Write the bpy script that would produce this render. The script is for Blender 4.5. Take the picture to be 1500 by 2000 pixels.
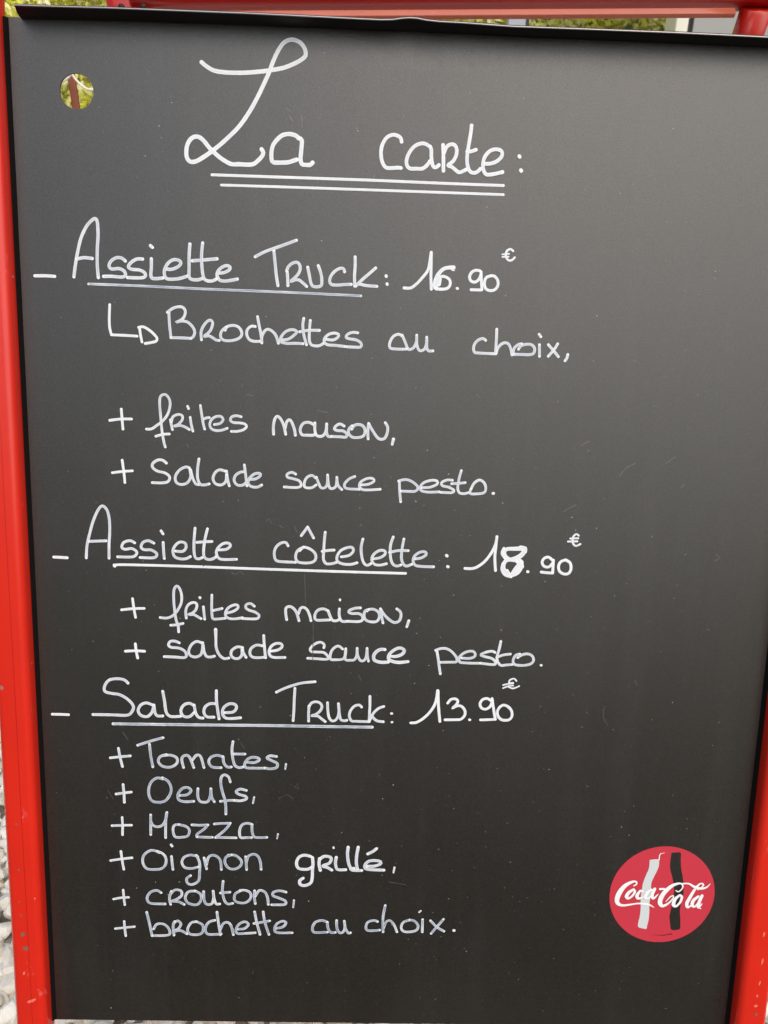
import bpy, bmesh, math, random
from math import radians, sin, cos, pi
from mathutils import Vector, Matrix, noise

random.seed(7)
for o in list(bpy.data.objects):
    bpy.data.objects.remove(o)
SC = bpy.context.scene
COL = SC.collection

# ------------------------------------------------------------------ geometry of the leaning board
FPX, CX, CY = 1502.0, 750.0, 1000.0          # focal length and centre of the 1500x2000 picture
LEAN = radians(12)                            # the board leans back
BW = 0.60                                     # board width in metres
TLP, TRP, BLP, BRP = (8, 33), (1641, 93), (104.2, 1991), (1422.6, 1991)


def line(p, q):
    return Vector((p[0], p[1], 1)).cross(Vector((q[0], q[1], 1)))


v1 = line(TLP, BLP).cross(line(TRP, BRP))
V1 = (v1.x / v1.z - CX, v1.y / v1.z - CY)
t_ = line(TLP, TRP)
c1 = -(t_.x * CX + t_.y * CY + t_.z)
det = t_.x * V1[1] - t_.y * V1[0]
V2 = ((c1 * V1[1] + t_.y * FPX * FPX) / det, (-t_.x * FPX * FPX - V1[0] * c1) / det)
dv = Vector((V1[0], V1[1], FPX)).normalized()     # board down, in camera axes (x right, y down, z forward)
dh = Vector((V2[0], V2[1], FPX)).normalized()     # board right
dn = dh.cross(dv)                                 # away from the camera


def ray(px, py):
    return Vector((px - CX, py - CY, FPX))


def hit(px, py, D, off=0.0):
    r = ray(px, py)
    return r * ((D + off) / r.dot(dn))


_a, _b = hit(*TLP, 1.0), hit(*TRP, 1.0)
DIST = BW / (_b - _a).dot(dh)
ORG = hit(*TLP, DIST)
BH = (hit(*BLP, DIST) - ORG).dot(dv)


def uv(px, py, off=0.0):
    """picture point -> (u right, v down) in metres on the board's plane (off metres behind it)"""
    X = hit(px, py, DIST, off) - ORG
    return X.dot(dh), X.dot(dv)


def px_scale(px, py):
    a, b_, c_ = uv(px, py), uv(px + 1, py), uv(px, py + 1)
    return math.sqrt(abs((b_[0] - a[0]) * (c_[1] - a[1]) - (b_[1] - a[1]) * (c_[0] - a[0])))


U = Vector((1, 0, 0))
V = Vector((0, -sin(LEAN), -cos(LEAN)))
N = Vector((0, cos(LEAN), -sin(LEAN)))
BOTTOM = 0.12
P0 = Vector((-BW / 2, 0, BOTTOM + BH * cos(LEAN)))


def W3(u, v, n=0.0):
    return P0 + U * u + V * v + N * n


def cam2world(d):
    return U * d.dot(dh) + V * d.dot(dv) + N * d.dot(dn)


CAMPOS = P0 - cam2world(ORG)


def far(px, py, y):
    """point of the place seen at that picture point, at world depth y"""
    d = cam2world(ray(px, py))
    return CAMPOS + d * ((y - CAMPOS.y) / d.y)


# ------------------------------------------------------------------ camera, sky, sun, exposure
cam = bpy.data.cameras.new('camera')
cam.sensor_fit = 'VERTICAL'
cam.sensor_height = 34.6
cam.sensor_width = 25.95
cam.lens = 26.0 * 1502.0 / 1502.89
cam.clip_start, cam.clip_end = 0.02, 500
cam.dof.use_dof = True
cam.dof.focus_distance = DIST * 1.0
cam.dof.aperture_fstop = 14
camo = bpy.data.objects.new('camera', cam)
COL.objects.link(camo)
cx_, cy_, cz_ = cam2world(Vector((1, 0, 0))), cam2world(Vector((0, -1, 0))), cam2world(Vector((0, 0, -1)))
camo.matrix_world = Matrix(((cx_.x, cy_.x, cz_.x, CAMPOS.x), (cx_.y, cy_.y, cz_.y, CAMPOS.y),
                            (cx_.z, cy_.z, cz_.z, CAMPOS.z), (0, 0, 0, 1)))
SC.camera = camo

SUN_EL, SUN_AZ = radians(50), radians(153)     # azimuth clockwise from +Y: before the sign, high to the right
w = bpy.data.worlds.new('World')
SC.world = w
w.use_nodes = True
nt = w.node_tree
bg = nt.nodes['Background']
sky = nt.nodes.new('ShaderNodeTexSky')
sky.sky_type = 'NISHITA'
sky.sun_disc = False
sky.sun_elevation = SUN_EL
sky.sun_rotation = SUN_AZ
sky.air_density = 1.3
sky.dust_density = 4.0
sky.ozone_density = 1.0
nt.links.new(sky.outputs[0], bg.inputs[0])
bg.inputs[1].default_value = 0.11
sun = bpy.data.lights.new('sun', 'SUN')
sun.energy = 1.5
sun.angle = radians(96)          # hazy sky: very soft light
sun.color = (1.0, 0.985, 0.95)
suno = bpy.data.objects.new('sun', sun)
COL.objects.link(suno)
sd = Vector((sin(SUN_AZ) * cos(SUN_EL), cos(SUN_AZ) * cos(SUN_EL), sin(SUN_EL)))
suno.rotation_euler = (-sd).to_track_quat('-Z', 'Y').to_euler()
SC.view_settings.view_transform = 'Standard'
SC.view_settings.look = 'None'
SC.view_settings.gamma = 1
SC.view_settings.exposure = 0.25


# ------------------------------------------------------------------ material helpers
def mat(name):
    m = bpy.data.materials.new(name)
    m.use_nodes = True
    return m, m.node_tree, m.node_tree.nodes['Principled BSDF']


def nd(nt, t, **k):
    n = nt.nodes.new(t)
    for a, b in k.items():
        if a in n.inputs:
            n.inputs[a].default_value = b
        else:
            setattr(n, a, b)
    return n


def ramp(nt, src, stops):
    r = nt.nodes.new('ShaderNodeValToRGB')
    cr = r.color_ramp
    while len(cr.elements) < len(stops):
        cr.elements.new(0.5)
    for e, (p, c) in zip(cr.elements, stops):
        e.position = p
        e.color = (c, c, c, 1) if isinstance(c, (int, float)) else (*c, 1)
    nt.links.new(src, r.inputs[0])
    return r.outputs[0]


def mix(nt, f, a, b, mode='MIX'):
    n = nt.nodes.new('ShaderNodeMix')
    n.data_type = 'RGBA'
    n.blend_type = mode
    for i, x in ((0, f), (6, a), (7, b)):
        if isinstance(x, bpy.types.NodeSocket):
            nt.links.new(x, n.inputs[i])
        elif i == 0:
            n.inputs[0].default_value = x
        else:
            n.inputs[i].default_value = (*x, 1)
    return n.outputs[2]


def math_(nt, op, a, b=0.0, clamp=False):
    n = nt.nodes.new('ShaderNodeMath')
    n.operation = op
    n.use_clamp = clamp
    for i, x in ((0, a), (1, b)):
        if isinstance(x, bpy.types.NodeSocket):
            nt.links.new(x, n.inputs[i])
        else:
            n.inputs[i].default_value = x
    return n.outputs[0]


def coords(nt, scale=(1, 1, 1), kind='Object'):
    tc = nt.nodes.new('ShaderNodeTexCoord')
    mp = nt.nodes.new('ShaderNodeMapping')
    mp.inputs['Scale'].default_value = scale
    nt.links.new(tc.outputs[kind], mp.inputs[0])
    return mp.outputs[0]


def noise_(nt, vec, scale, detail=3, rough=0.5):
    n = nt.nodes.new('ShaderNodeTexNoise')
    n.inputs['Scale'].default_value = scale
    n.inputs['Detail'].default_value = detail
    n.inputs['Roughness'].default_value = rough
    nt.links.new(vec, n.inputs['Vector'])
    return n.outputs['Fac']


def bump(nt, b, h, strength, dist):
    n = nt.nodes.new('ShaderNodeBump')
    n.inputs['Strength'].default_value = strength
    n.inputs['Distance'].default_value = dist
    nt.links.new(h, n.inputs['Height'])
    nt.links.new(n.outputs[0], b.inputs['Normal'])


# chalkboard: satin black coating, dusty
BOARD_IOR = 1.80
m_board, nt, b = mat('chalkboard_coating')
vec = coords(nt)
grain = noise_(nt, vec, 900, 3, 0.65)
wipe = noise_(nt, coords(nt, (44, 3, 3.0)), 1.0, 5, 0.6)
cloud = noise_(nt, vec, 7, 4, 0.55)
f1 = math_(nt, 'MULTIPLY', ramp(nt, grain, [(0.48, 0.0), (0.74, 1.0)]), 0.03)
f2 = math_(nt, 'MULTIPLY', ramp(nt, wipe, [(0.5, 0.0), (0.85, 1.0)]), 0.014)
f3 = math_(nt, 'MULTIPLY', ramp(nt, cloud, [(0.4, 0.0), (0.8, 1.0)]), 0.008)
f = math_(nt, 'ADD', math_(nt, 'ADD', f1, f2), f3, True)
nt.links.new(mix(nt, f, (0.0095, 0.0078, 0.0046), (0.62, 0.62, 0.60)), b.inputs['Base Color'])
rr = math_(nt, 'ADD', math_(nt, 'MULTIPLY', grain, 0.08), 0.25)
nt.links.new(rr, b.inputs['Roughness'])
b.inputs['IOR'].default_value = BOARD_IOR
sl = math_(nt, 'ADD', math_(nt, 'MULTIPLY', noise_(nt, coords(nt, (1, 1, 1.6)), 1500, 2, 0.8), 0.44), 0.28)
nt.links.new(sl, b.inputs['Specular IOR Level'])
bump(nt, b, noise_(nt, coords(nt, (1, 1, 1.7)), 1300, 3, 0.7), 0.38, 0.0005)

m_flange, nt, b = mat('flange_coating')
b.inputs['Base Color'].default_value = (0.018, 0.015, 0.014, 1)
b.inputs['Roughness'].default_value = 0.55

m_contact_shade, nt, b = mat('black_rubber')  # near-black stand-in for contact shade along the side tubes
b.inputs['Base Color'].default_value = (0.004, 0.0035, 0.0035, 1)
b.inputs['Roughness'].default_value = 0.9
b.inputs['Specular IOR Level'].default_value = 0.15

m_edge, nt, b = mat('bare_sheet_edge')  # pale colour for the light caught along the flange's rim
b.inputs['Base Color'].default_value = (0.45, 0.42, 0.42, 1)
b.inputs['Metallic'].default_value = 0.6
b.inputs['Roughness'].default_value = 0.35


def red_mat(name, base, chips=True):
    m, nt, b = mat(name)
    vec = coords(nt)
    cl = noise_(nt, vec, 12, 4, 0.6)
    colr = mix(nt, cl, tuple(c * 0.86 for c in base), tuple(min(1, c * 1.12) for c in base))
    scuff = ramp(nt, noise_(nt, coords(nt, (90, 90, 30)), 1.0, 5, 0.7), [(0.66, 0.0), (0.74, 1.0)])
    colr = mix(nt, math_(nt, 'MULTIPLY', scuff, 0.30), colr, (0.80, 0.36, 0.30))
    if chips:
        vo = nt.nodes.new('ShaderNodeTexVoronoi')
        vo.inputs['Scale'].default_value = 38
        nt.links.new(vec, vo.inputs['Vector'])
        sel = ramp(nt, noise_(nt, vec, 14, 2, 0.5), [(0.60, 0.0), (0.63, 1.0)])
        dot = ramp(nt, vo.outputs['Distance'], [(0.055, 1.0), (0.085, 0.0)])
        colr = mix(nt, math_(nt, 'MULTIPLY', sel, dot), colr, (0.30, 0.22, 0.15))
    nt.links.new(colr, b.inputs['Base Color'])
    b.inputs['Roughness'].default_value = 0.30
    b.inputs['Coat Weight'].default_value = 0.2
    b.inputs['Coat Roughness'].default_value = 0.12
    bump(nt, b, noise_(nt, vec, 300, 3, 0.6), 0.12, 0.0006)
    return m


m_red = red_mat('red_lacquered_steel', (0.70, 0.020, 0.007))
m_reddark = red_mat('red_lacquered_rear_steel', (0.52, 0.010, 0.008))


m_salmon = red_mat('faded_red_paint', (0.66, 0.16, 0.09), False)  # pink gravel reflection put into the colour of the crossbar's underside


def chalk_mat(name, solid):
    m, nt, b = mat(name)
    tc = nt.nodes.new('ShaderNodeUVMap')
    tc.uv_map = 'stroke'
    sp = nt.nodes.new('ShaderNodeSeparateXYZ')
    nt.links.new(tc.outputs[0], sp.inputs[0])
    ab = math_(nt, 'ABSOLUTE', sp.outputs[0])
    mp = nt.nodes.new('ShaderNodeMapping')
    mp.inputs['Scale'].default_value = (2.6, 0.16, 1)
    nt.links.new(tc.outputs[0], mp.inputs[0])
    st = noise_(nt, mp.outputs[0], 1.0, 3, 0.6)
    edge = ramp(nt, ab, [(0.25, 0.0), (0.75, 1.0)])
    pat = noise_(nt, coords(nt), 55, 3, 0.6)
    a = math_(nt, 'ADD', math_(nt, 'MULTIPLY', ramp(nt, st, [(0.40, 0.0), (0.70, 1.0)]), 0.45),
              math_(nt, 'MULTIPLY', edge, 0.30))
    a = math_(nt, 'ADD', a, math_(nt, 'MULTIPLY', ramp(nt, pat, [(0.42, 0.0), (0.7, 1.0)]), 0.38), True)
    at = nt.nodes.new('ShaderNodeAttribute')
    at.attribute_name = 'pool'
    a = math_(nt, 'MAXIMUM', a, at.outputs['Fac'])
    den = math_(nt, 'ADD', math_(nt, 'MULTIPLY', a, 1 - solid), solid, True)
    nt.links.new(mix(nt, den, (0.13, 0.19, 0.29), (0.93, 0.95, 0.97)), b.inputs['Base Color'])
    b.inputs['Roughness'].default_value = 0.6
    return m


m_chalk = {k: chalk_mat('chalk_ink_%s' % n, s) for k, n, s in
           (('heavy', 'heavy', 0.74), ('full', 'full', 0.44), ('thin', 'thin', 0.06), ('pale', 'pale', 0.0))}
m_ghost, nt, b = mat('chalk_residue')
b.inputs['Base Color'].default_value = (0.085, 0.085, 0.082, 1)
b.inputs['Roughness'].default_value = 0.29
b.inputs['IOR'].default_value = BOARD_IOR
m_speck, nt, b = mat('chalk_specks')
b.inputs['Base Color'].default_value = (0.42, 0.41, 0.37, 1)
b.inputs['Roughness'].default_value = 0.8


# ------------------------------------------------------------------ object helpers
def link(name, me, material=None, parent=None):
    o = bpy.data.objects.new(name, me)
    COL.objects.link(o)
    if material and me:
        me.materials.append(material)
    if parent:
        o.parent = parent
    return o


def mesh(name, verts, faces, material=None, parent=None, smooth=False):
    me = bpy.data.meshes.new(name)
    me.from_pydata([tuple(v) for v in verts], [], faces)
    me.update()
    if smooth:
        me.shade_smooth()
    return link(name, me, material, parent)


def tube(name, a, b, half, rad, side, material, parent, half2=None, caps=True):
    """rounded-square steel tube from a to b; side = direction of its first half-width"""
    half2 = half2 or half
    ax = (b - a).normalized()
    s = (side - ax * side.dot(ax)).normalized()
    t = ax.cross(s)
    prof = []
    for cxs, cys, a0 in ((1, 1, 0), (-1, 1, 90), (-1, -1, 180), (1, -1, 270)):
        for k in range(7):
            an = radians(a0 + k * 15)
            prof.append((cxs * (half - rad) + rad * cos(an), cys * (half2 - rad) + rad * sin(an)))
    n = len(prof)
    L = (b - a).length
    K = max(2, int(L / 0.03))
    verts = []
    for i in range(K + 1):
        c = a + (b - a) * (i / K)
        for p, q in prof:
            verts.append(c + s * p + t * q)
    faces = [(i * n + j, i * n + (j + 1) % n, (i + 1) * n + (j + 1) % n, (i + 1) * n + j)
             for i in range(K) for j in range(n)]
    if caps:
        faces += [tuple(range(n - 1, -1, -1)), tuple(K * n + j for j in range(n))]
    o = mesh(name, verts, faces, material, parent, True)
    return o


def box(name, lo, hi, material, parent=None, bev=0.0):
    bm = bmesh.new()
    bmesh.ops.create_cube(bm, size=1)
    for v in bm.verts:
        v.co = Vector([(lo[i] + hi[i]) / 2 + v.co[i] * (hi[i] - lo[i]) for i in range(3)])
    if bev:
        bmesh.ops.bevel(bm, geom=bm.edges[:], offset=bev, segments=2, affect='EDGES')
    me = bpy.data.meshes.new(name)
    bm.to_mesh(me)
    bm.free()
    return link(name, me, material, parent)


# ------------------------------------------------------------------ the setting: ground
m_ground, nt, b = mat('asphalt')  # unseen ground in front, made dark to deepen the board's lower reflection
vec = coords(nt)
g = mix(nt, noise_(nt, vec, 160, 4, 0.7), (0.035, 0.034, 0.032), (0.085, 0.082, 0.078))
nt.links.new(mix(nt, math_(nt, 'MULTIPLY', noise_(nt, vec, 1.5, 4), 0.4), g, (0.07, 0.066, 0.06)), b.inputs['Base Color'])
b.inputs['Roughness'].default_value = 0.95
bump(nt, b, noise_(nt, vec, 300, 3), 0.6, 0.004)
gr = mesh('ground', [(-60, -60, 0), (60, -60, 0), (60, 60, 0), (-60, 60, 0)], [(0, 1, 2, 3)], m_ground)
gr['kind'] = 'structure'
m_bed, nt, b = mat('gravel_bed_fines')
vec = coords(nt)
vo = nt.nodes.new('ShaderNodeTexVoronoi')
vo.inputs['Scale'].default_value = 48
nt.links.new(vec, vo.inputs['Vector'])
nt.links.new(mix(nt, vo.outputs['Distance'], (0.46, 0.42, 0.36), (0.16, 0.14, 0.12)), b.inputs['Base Color'])
b.inputs['Roughness'].default_value = 0.95
bump(nt, b, vo.outputs['Distance'], 0.8, 0.012)
bed = mesh('gravel_bed', [(-3, -0.21, 0.004), (3, -0.21, 0.004), (3, 3.2, 0.004), (-3, 3.2, 0.004)], [(0, 1, 2, 3)], m_bed)
bed['kind'] = 'structure'

m_stone, nt, b = mat('limestone_chips')
vec = coords(nt)
at = nt.nodes.new('ShaderNodeAttribute')
at.attribute_name = 'tone'
c0 = ramp(nt, at.outputs['Fac'], [(0.0, (0.50, 0.42, 0.32)), (0.3, (0.78, 0.71, 0.59)), (0.6, (0.90, 0.85, 0.75)), (1.0, (0.95, 0.92, 0.84))])
dirt = ramp(nt, noise_(nt, vec, 90, 5, 0.65), [(0.40, 0.0), (0.75, 1.0)])
nt.links.new(mix(nt, math_(nt, 'MULTIPLY', dirt, 0.4), c0, (0.48, 0.42, 0.33)), b.inputs['Base Color'])
b.inputs['Roughness'].default_value = 0.85
bump(nt, b, noise_(nt, vec, 220, 4, 0.6), 0.5, 0.0015)


def stones(name, x0, x1, y0, y1, step, rmin, rmax, layers=2):
    ico = bmesh.new()
    bmesh.ops.create_icosphere(ico, subdivisions=2, radius=1)
    bv = [v.co.copy() for v in ico.verts]
    bf = [tuple(v.index for v in f.verts) for f in ico.faces]
    ico.free()
    variants = []
    for k in range(24):
        off = Vector((random.random() * 50, random.random() * 50, random.random() * 50))
        cuts = [(Vector((random.gauss(0, 1), random.gauss(0, 1), random.gauss(0, 1))).normalized(),
                 random.uniform(0.5, 0.8)) for _ in range(9)]
        vs = []
        for v in bv:
            p = v * (1 + 0.22 * noise.noise(v * 1.1 + off))
            for n_, d_ in cuts:
                e = p.dot(n_) - d_
                if e > 0:
                    p = p - n_ * e * 0.88
            vs.append(p)
        variants.append(vs)
    verts, faces, tone = [], [], []
    for ly in range(layers):
        y = y0
        while y < y1:
            x = x0
            while x < x1:
                r = random.uniform(rmin, rmax) * random.choice((0.8, 1.0, 1.0, 1.15))
                px, py = x + random.uniform(-.5, .5) * step, y + random.uniform(-.5, .5) * step
                q = Matrix.Rotation(random.random() * 6.28, 3, 'Z') @ Matrix.Rotation(random.uniform(-.6, .6), 3, 'X') @ \
                    Matrix.Rotation(random.uniform(-.5, .5), 3, 'Y')
                sc = (random.uniform(0.9, 1.35), random.uniform(0.75, 1.0), random.uniform(0.5, 0.8))
                base = len(verts)
                z = 0.004 + ly * 0.009 + random.uniform(-0.002, 0.004)
                tn = min(1, max(0, random.gauss(0.62, 0.30)))
                for v in random.choice(variants):
                    p = q @ Vector((v.x * sc[0] * r, v.y * sc[1] * r, v.z * sc[2] * r))
                    verts.append((p.x + px, p.y + py, p.z + z))
                    tone.append(tn)
                faces += [tuple(base + i for i in f) for f in bf]
                x += step
            y += step
    me = bpy.data.meshes.new(name)
    me.from_pydata(verts, [], faces)
    a = me.attributes.new('tone', 'FLOAT', 'POINT')
    a.data.foreach_set('value', tone)
    me.update()
    o = link(name, me, m_stone)
    o['kind'] = 'stuff'
    o['label'] = 'loose pale limestone gravel lying under and around the sign'
    o['category'] = 'gravel'
    return o


stones('gravel', -1.0, 0.95, -0.20, 0.95, 0.0175, 0.006, 0.0145, 2)

# ------------------------------------------------------------------ the menu sign
sign = bpy.data.objects.new('menu_sign', None)
COL.objects.link(sign)
sign['label'] = 'black chalkboard menu sign titled La carte in a red steel tube frame'
sign['category'] = 'menu board'

HALF, RAD, HD = 0.0133, 0.0058, 0.0110
NC = -0.0042                     # tube centre, in front of the sheet
vbot = BH + (BOTTOM - 0.008) / cos(LEAN)
# side tubes of the front frame, butted against the sheet's edges
tube('side_tube', W3(-HALF, -0.10, NC), W3(-HALF, vbot, NC), HALF, RAD, U, m_red, sign, half2=HD)
tube('side_tube', W3(BW + HALF, -0.10, NC), W3(BW + HALF, vbot, NC), HALF, RAD, U, m_red, sign, half2=HD)
tube('top_tube', W3(-HALF * 2, -0.1125, NC), W3(BW + HALF * 2, -0.1125, NC), HALF, RAD, N, m_red, sign)
tube('bottom_tube', W3(0.0005, BH + 0.062, NC), W3(BW - 0.0005, BH + 0.062, NC), HALF, RAD, N, m_red, sign)

m_chip, nt, b = mat('paint_chip')
b.inputs['Base Color'].default_value = (0.20, 0.12, 0.075, 1)
b.inputs['Roughness'].default_value = 0.8
m_scuff, nt, b = mat('paint_scuff')
b.inputs['Base Color'].default_value = (0.88, 0.17, 0.12, 1)
b.inputs['Roughness'].default_value = 0.5


def spots(name, rows, material):
    vs_, fs_ = [], []
    for px, py, rx, ry, ang in rows:
        u_, v_ = uv(px, py, NC - HD - 0.0002)
        k_ = px_scale(px, py)
        b0 = len(vs_)
        for j in range(9):
            a_ = j * 2 * pi / 9
            q = random.uniform(0.75, 1.15)
            x_, y_ = rx * k_ * q * cos(a_), ry * k_ * q * sin(a_)
            vs_.append(W3(u_ + x_ * cos(ang) - y_ * sin(ang), v_ + x_ * sin(ang) + y_ * cos(ang), NC - HD - 0.0002))
        fs_.append(tuple(range(b0, b0 + 9)))
    o = mesh(name, vs_, fs_, material, sign)
    o['kind'] = 'stuff'


spots('paint_chips', [(44.5, 1825, 3.5, 5, 0.3), (50, 1853, 5, 4.5, 0), (37, 1699, 2, 2, 0), (32, 1610, 1.6, 3, 0), (42, 1788, 1.4, 3, 0.1), (38, 1762, 1.6, 1.6, 0),
                      (1477, 1981, 3, 3, 0), (25, 540, 2, 2.4, 0)], m_chip)
spots('paint_scuffs', [(61, 1955, 10, 3, -0.5), (47, 1901, 2, 4, 0.3), (1476, 1965, 3.5, 3, 0), (1479, 1945, 2, 3, 0), (1489, 1878, 2, 7, 0.1), (1492, 1825, 2, 5, 0.1),
                       (1484, 1920, 1.6, 5, 0.2), (68, 1755, 1.5, 2.5, 0)], m_scuff)

# shallow seam running down the left tube
sa, sb = uv(32.5, 1420, NC - HD), uv(46, 1700, NC - HD)
sv, sf = [], []
for i in range(61):
    v_ = -0.09 + (BH + 0.15) * i / 60
    u_ = sa[0] + (sb[0] - sa[0]) * (v_ - sa[1]) / (sb[1] - sa[1]) * 0.0 + 0.00015 * noise.noise(Vector((v_ * 9, 0, 4)))
    sv += [W3(u_ - 0.00025, v_, NC - HD - 0.00012), W3(u_, v_, NC - HD - 0.00030), W3(u_ + 0.00025, v_, NC - HD - 0.00012)]
for i in range(60):
    sf += [(i * 3, i * 3 + 1, i * 3 + 4, i * 3 + 3), (i * 3 + 1, i * 3 + 2, i * 3 + 5, i * 3 + 4)]
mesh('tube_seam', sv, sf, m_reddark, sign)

# rear frame: two legs and a cross bar about ten centimetres behind the sheet
RO = 0.10


def rp(px, py, off):
    u, v = uv(px, py, off)
    return W3(u, v, off)


lt, rt = rp(238, -14, RO), rp(1476, -8, RO)
leg_dir = (V * 0.80 + N * 0.62).normalized()
rear_len = (lt.z - 0.01) / -leg_dir.z if leg_dir.z < 0 else 1.0
pa, pb = rp(208, 8, RO + 0.002), rp(1600, -10, RO + 0.002)


# ---- sheet with a round hole near its upper left corner
hu, hv = uv(149.5, 178)
hr = (uv(182.5, 178)[0] - uv(116.5, 178)[0]) / 2
FOLD = [(43, 34), (150, 35), (300, 39), (500, 46), (650, 51.5), (790, 56), (1000, 66), (1250, 77), (1500, 88.5), (1641, 95)]
fold_uv = [uv(*p) for p in FOLD]


def fold_v(u):
    if u <= fold_uv[0][0]:
        return uv(20, 33)[1]
    for (u0, v0), (u1, v1_) in zip(fold_uv, fold_uv[1:]):
        if u <= u1:
            return v0 + (v1_ - v0) * (u - u0) / (u1 - u0)
    return fold_uv[-1][1]


def wave(u, v):
    return 0.0012 * math.exp(-((u - uv(800, 60)[0]) / 0.03) ** 2 - (v / 0.02) ** 2)


verts, faces = [], []


def sheet_v(u, v):
    vv = v
    if v <= 0:
        vv = fold_v(u)
    e = max(0.0, 1 - min(u, BW - u) / 0.009)
    verts.append(W3(u, vv, 0.0 + wave(u, vv)))
    return len(verts) - 1


sq = hr * 1.8
us = [0, hu - sq]
x = hu + sq
cols = [hu + sq + (BW - hu - sq) * i / 24 for i in range(25)]
EB = [-0.006, 0.0, 0.0012, 0.003, 0.005, 0.007, 0.009]
us = EB + [uv(43, 34)[0]] + [hu - sq] + cols[:-1] + [BW - e for e in EB]
us = sorted(set(us))
vs = [0.0, hv - sq, hv + sq] + [hv + sq + (BH - hv - sq) * i / 16 for i in range(1, 17)]
idx = {}
for i, u_ in enumerate(us):
    for j, v_ in enumerate(vs):
        idx[i, j] = sheet_v(u_, v_)
hi_ = us.index(hu - sq)
for i in range(len(us) - 1):
    for j in range(len(vs) - 1):
        if i == hi_ and j == 1:
            continue
        faces.append((idx[i, j], idx[i + 1, j], idx[i + 1, j + 1], idx[i, j + 1]))
corner = {(-1, -1): idx[hi_, 1], (1, -1): idx[hi_ + 1, 1], (1, 1): idx[hi_ + 1, 2], (-1, 1): idx[hi_, 2]}
SEG = 64
ring = []
for k in range(SEG):
    a_ = 2 * pi * k / SEG
    wob = 1 + 0.012 * noise.noise(Vector((cos(a_) * 3, sin(a_) * 3, 2)))
    verts.append(W3(hu + hr * wob * cos(a_), hv + hr * wob * sin(a_)))
    ring.append(len(verts) - 1)
order = [(1, 1), (-1, 1), (-1, -1), (1, -1)]
for q in range(4):
    c_ = corner[order[q]]
    s0 = q * SEG // 4
    for k in range(SEG // 4):
        faces.append((ring[(s0 + k) % SEG], ring[(s0 + k + 1) % SEG], c_))
    nx = corner[order[(q + 1) % 4]]
    faces.append((ring[(s0 + SEG // 4) % SEG], nx, c_))
board = mesh('chalkboard_sheet', verts, faces, m_board, sign)
bm = bmesh.new()
bm.from_mesh(board.data)
bmesh.ops.recalc_face_normals(bm, faces=bm.faces[:])
for f_ in bm.faces:
    pass
s_ = sum((f_.normal.dot(N) for f_ in bm.faces))
if s_ > 0:
    bmesh.ops.reverse_faces(bm, faces=bm.faces[:])
bm.to_mesh(board.data)
bm.free()
sm = board.modifiers.new('thickness', 'SOLIDIFY')
sm.thickness = 0.0016
sm.offset = -1

# ---- added black strips painting the contact shade where sheet meets tubes
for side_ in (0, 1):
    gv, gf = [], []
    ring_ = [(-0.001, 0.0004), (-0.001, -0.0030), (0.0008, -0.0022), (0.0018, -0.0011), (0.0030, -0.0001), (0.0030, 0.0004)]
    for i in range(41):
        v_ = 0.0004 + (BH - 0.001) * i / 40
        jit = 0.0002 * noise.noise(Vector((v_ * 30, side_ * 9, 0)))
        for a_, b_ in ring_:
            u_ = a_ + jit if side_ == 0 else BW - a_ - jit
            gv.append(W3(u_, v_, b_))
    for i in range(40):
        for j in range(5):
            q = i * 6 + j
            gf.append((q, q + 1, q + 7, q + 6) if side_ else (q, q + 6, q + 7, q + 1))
    mesh('rubber_seal', gv, gf, m_contact_shade, sign, True)

# ---- folded flange along the top, bent towards the viewer, dented near its middle
DEPTH = -0.017
TOPE = [(28, 10), (100, 12.5), (207, 15.5), (350, 21), (500, 27), (620, 33), (700, 37), (745, 39), (768, 38.5), (785, 36), (800, 35),
        (815, 36), (832, 39.5), (860, 42.5), (900, 44.5), (1000, 52), (1150, 57.5), (1317, 64), (1420, 69), (1500, 73), (1641, 80)]
fv, ff = [], []
R_ = 6
for k, (tx, ty) in enumerate(TOPE):
    ut, vt = uv(tx, ty, DEPTH)
    x_f = 43 + (tx - 28) * (1641 - 43) / (1641 - 28)
    uf = uv(x_f, 50)[0]
    vf = fold_v(max(uf, fold_uv[0][0] + 1e-6))
    for r in range(R_ + 1):
        t = r / R_
        n_ = DEPTH * t
        bow = 0.0012 * sin(pi * t)
        cu = uf + (ut - uf) * (t ** (1.0 if k else 1.9))
        fv.append(W3(cu, vf + (vt - vf) * t + bow + 0.0012 * (1 - t) ** 3, n_ + 0.0011 * (1 - t)))
n1 = R_ + 1
for k in range(len(TOPE) - 1):
    for r in range(R_):
        a_ = k * n1 + r
        ff.append((a_, a_ + 1, a_ + n1 + 1, a_ + n1))
fl = mesh('top_flange', fv, ff, m_flange, sign, True)
fl.data.materials.append(m_edge)
sm = fl.modifiers.new('thickness', 'SOLIDIFY')
sm.thickness = 0.0011
sm.offset = 1 if fl.data.polygons[0].normal.dot(V) < 0 else -1
epts = [fv[k * n1 + R_] for k in range(len(TOPE))]
ev, ef = [], []
for k, p in enumerate(epts):
    for j in range(6):
        ev.append(p + V * 0.0006 * cos(j * pi / 3) + N * 0.0006 * sin(j * pi / 3))
for k in range(len(epts) - 1):
    ef += [(k * 6 + j, k * 6 + (j + 1) % 6, (k + 1) * 6 + (j + 1) % 6, (k + 1) * 6 + j) for j in range(6)]
mesh('worn_edge', ev, ef, m_edge, fl, True)  # added bright strip, a painted highlight on the flange's upper edge
fl['label'] = 'dark folded top edge with a small dent near its middle'


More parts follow.
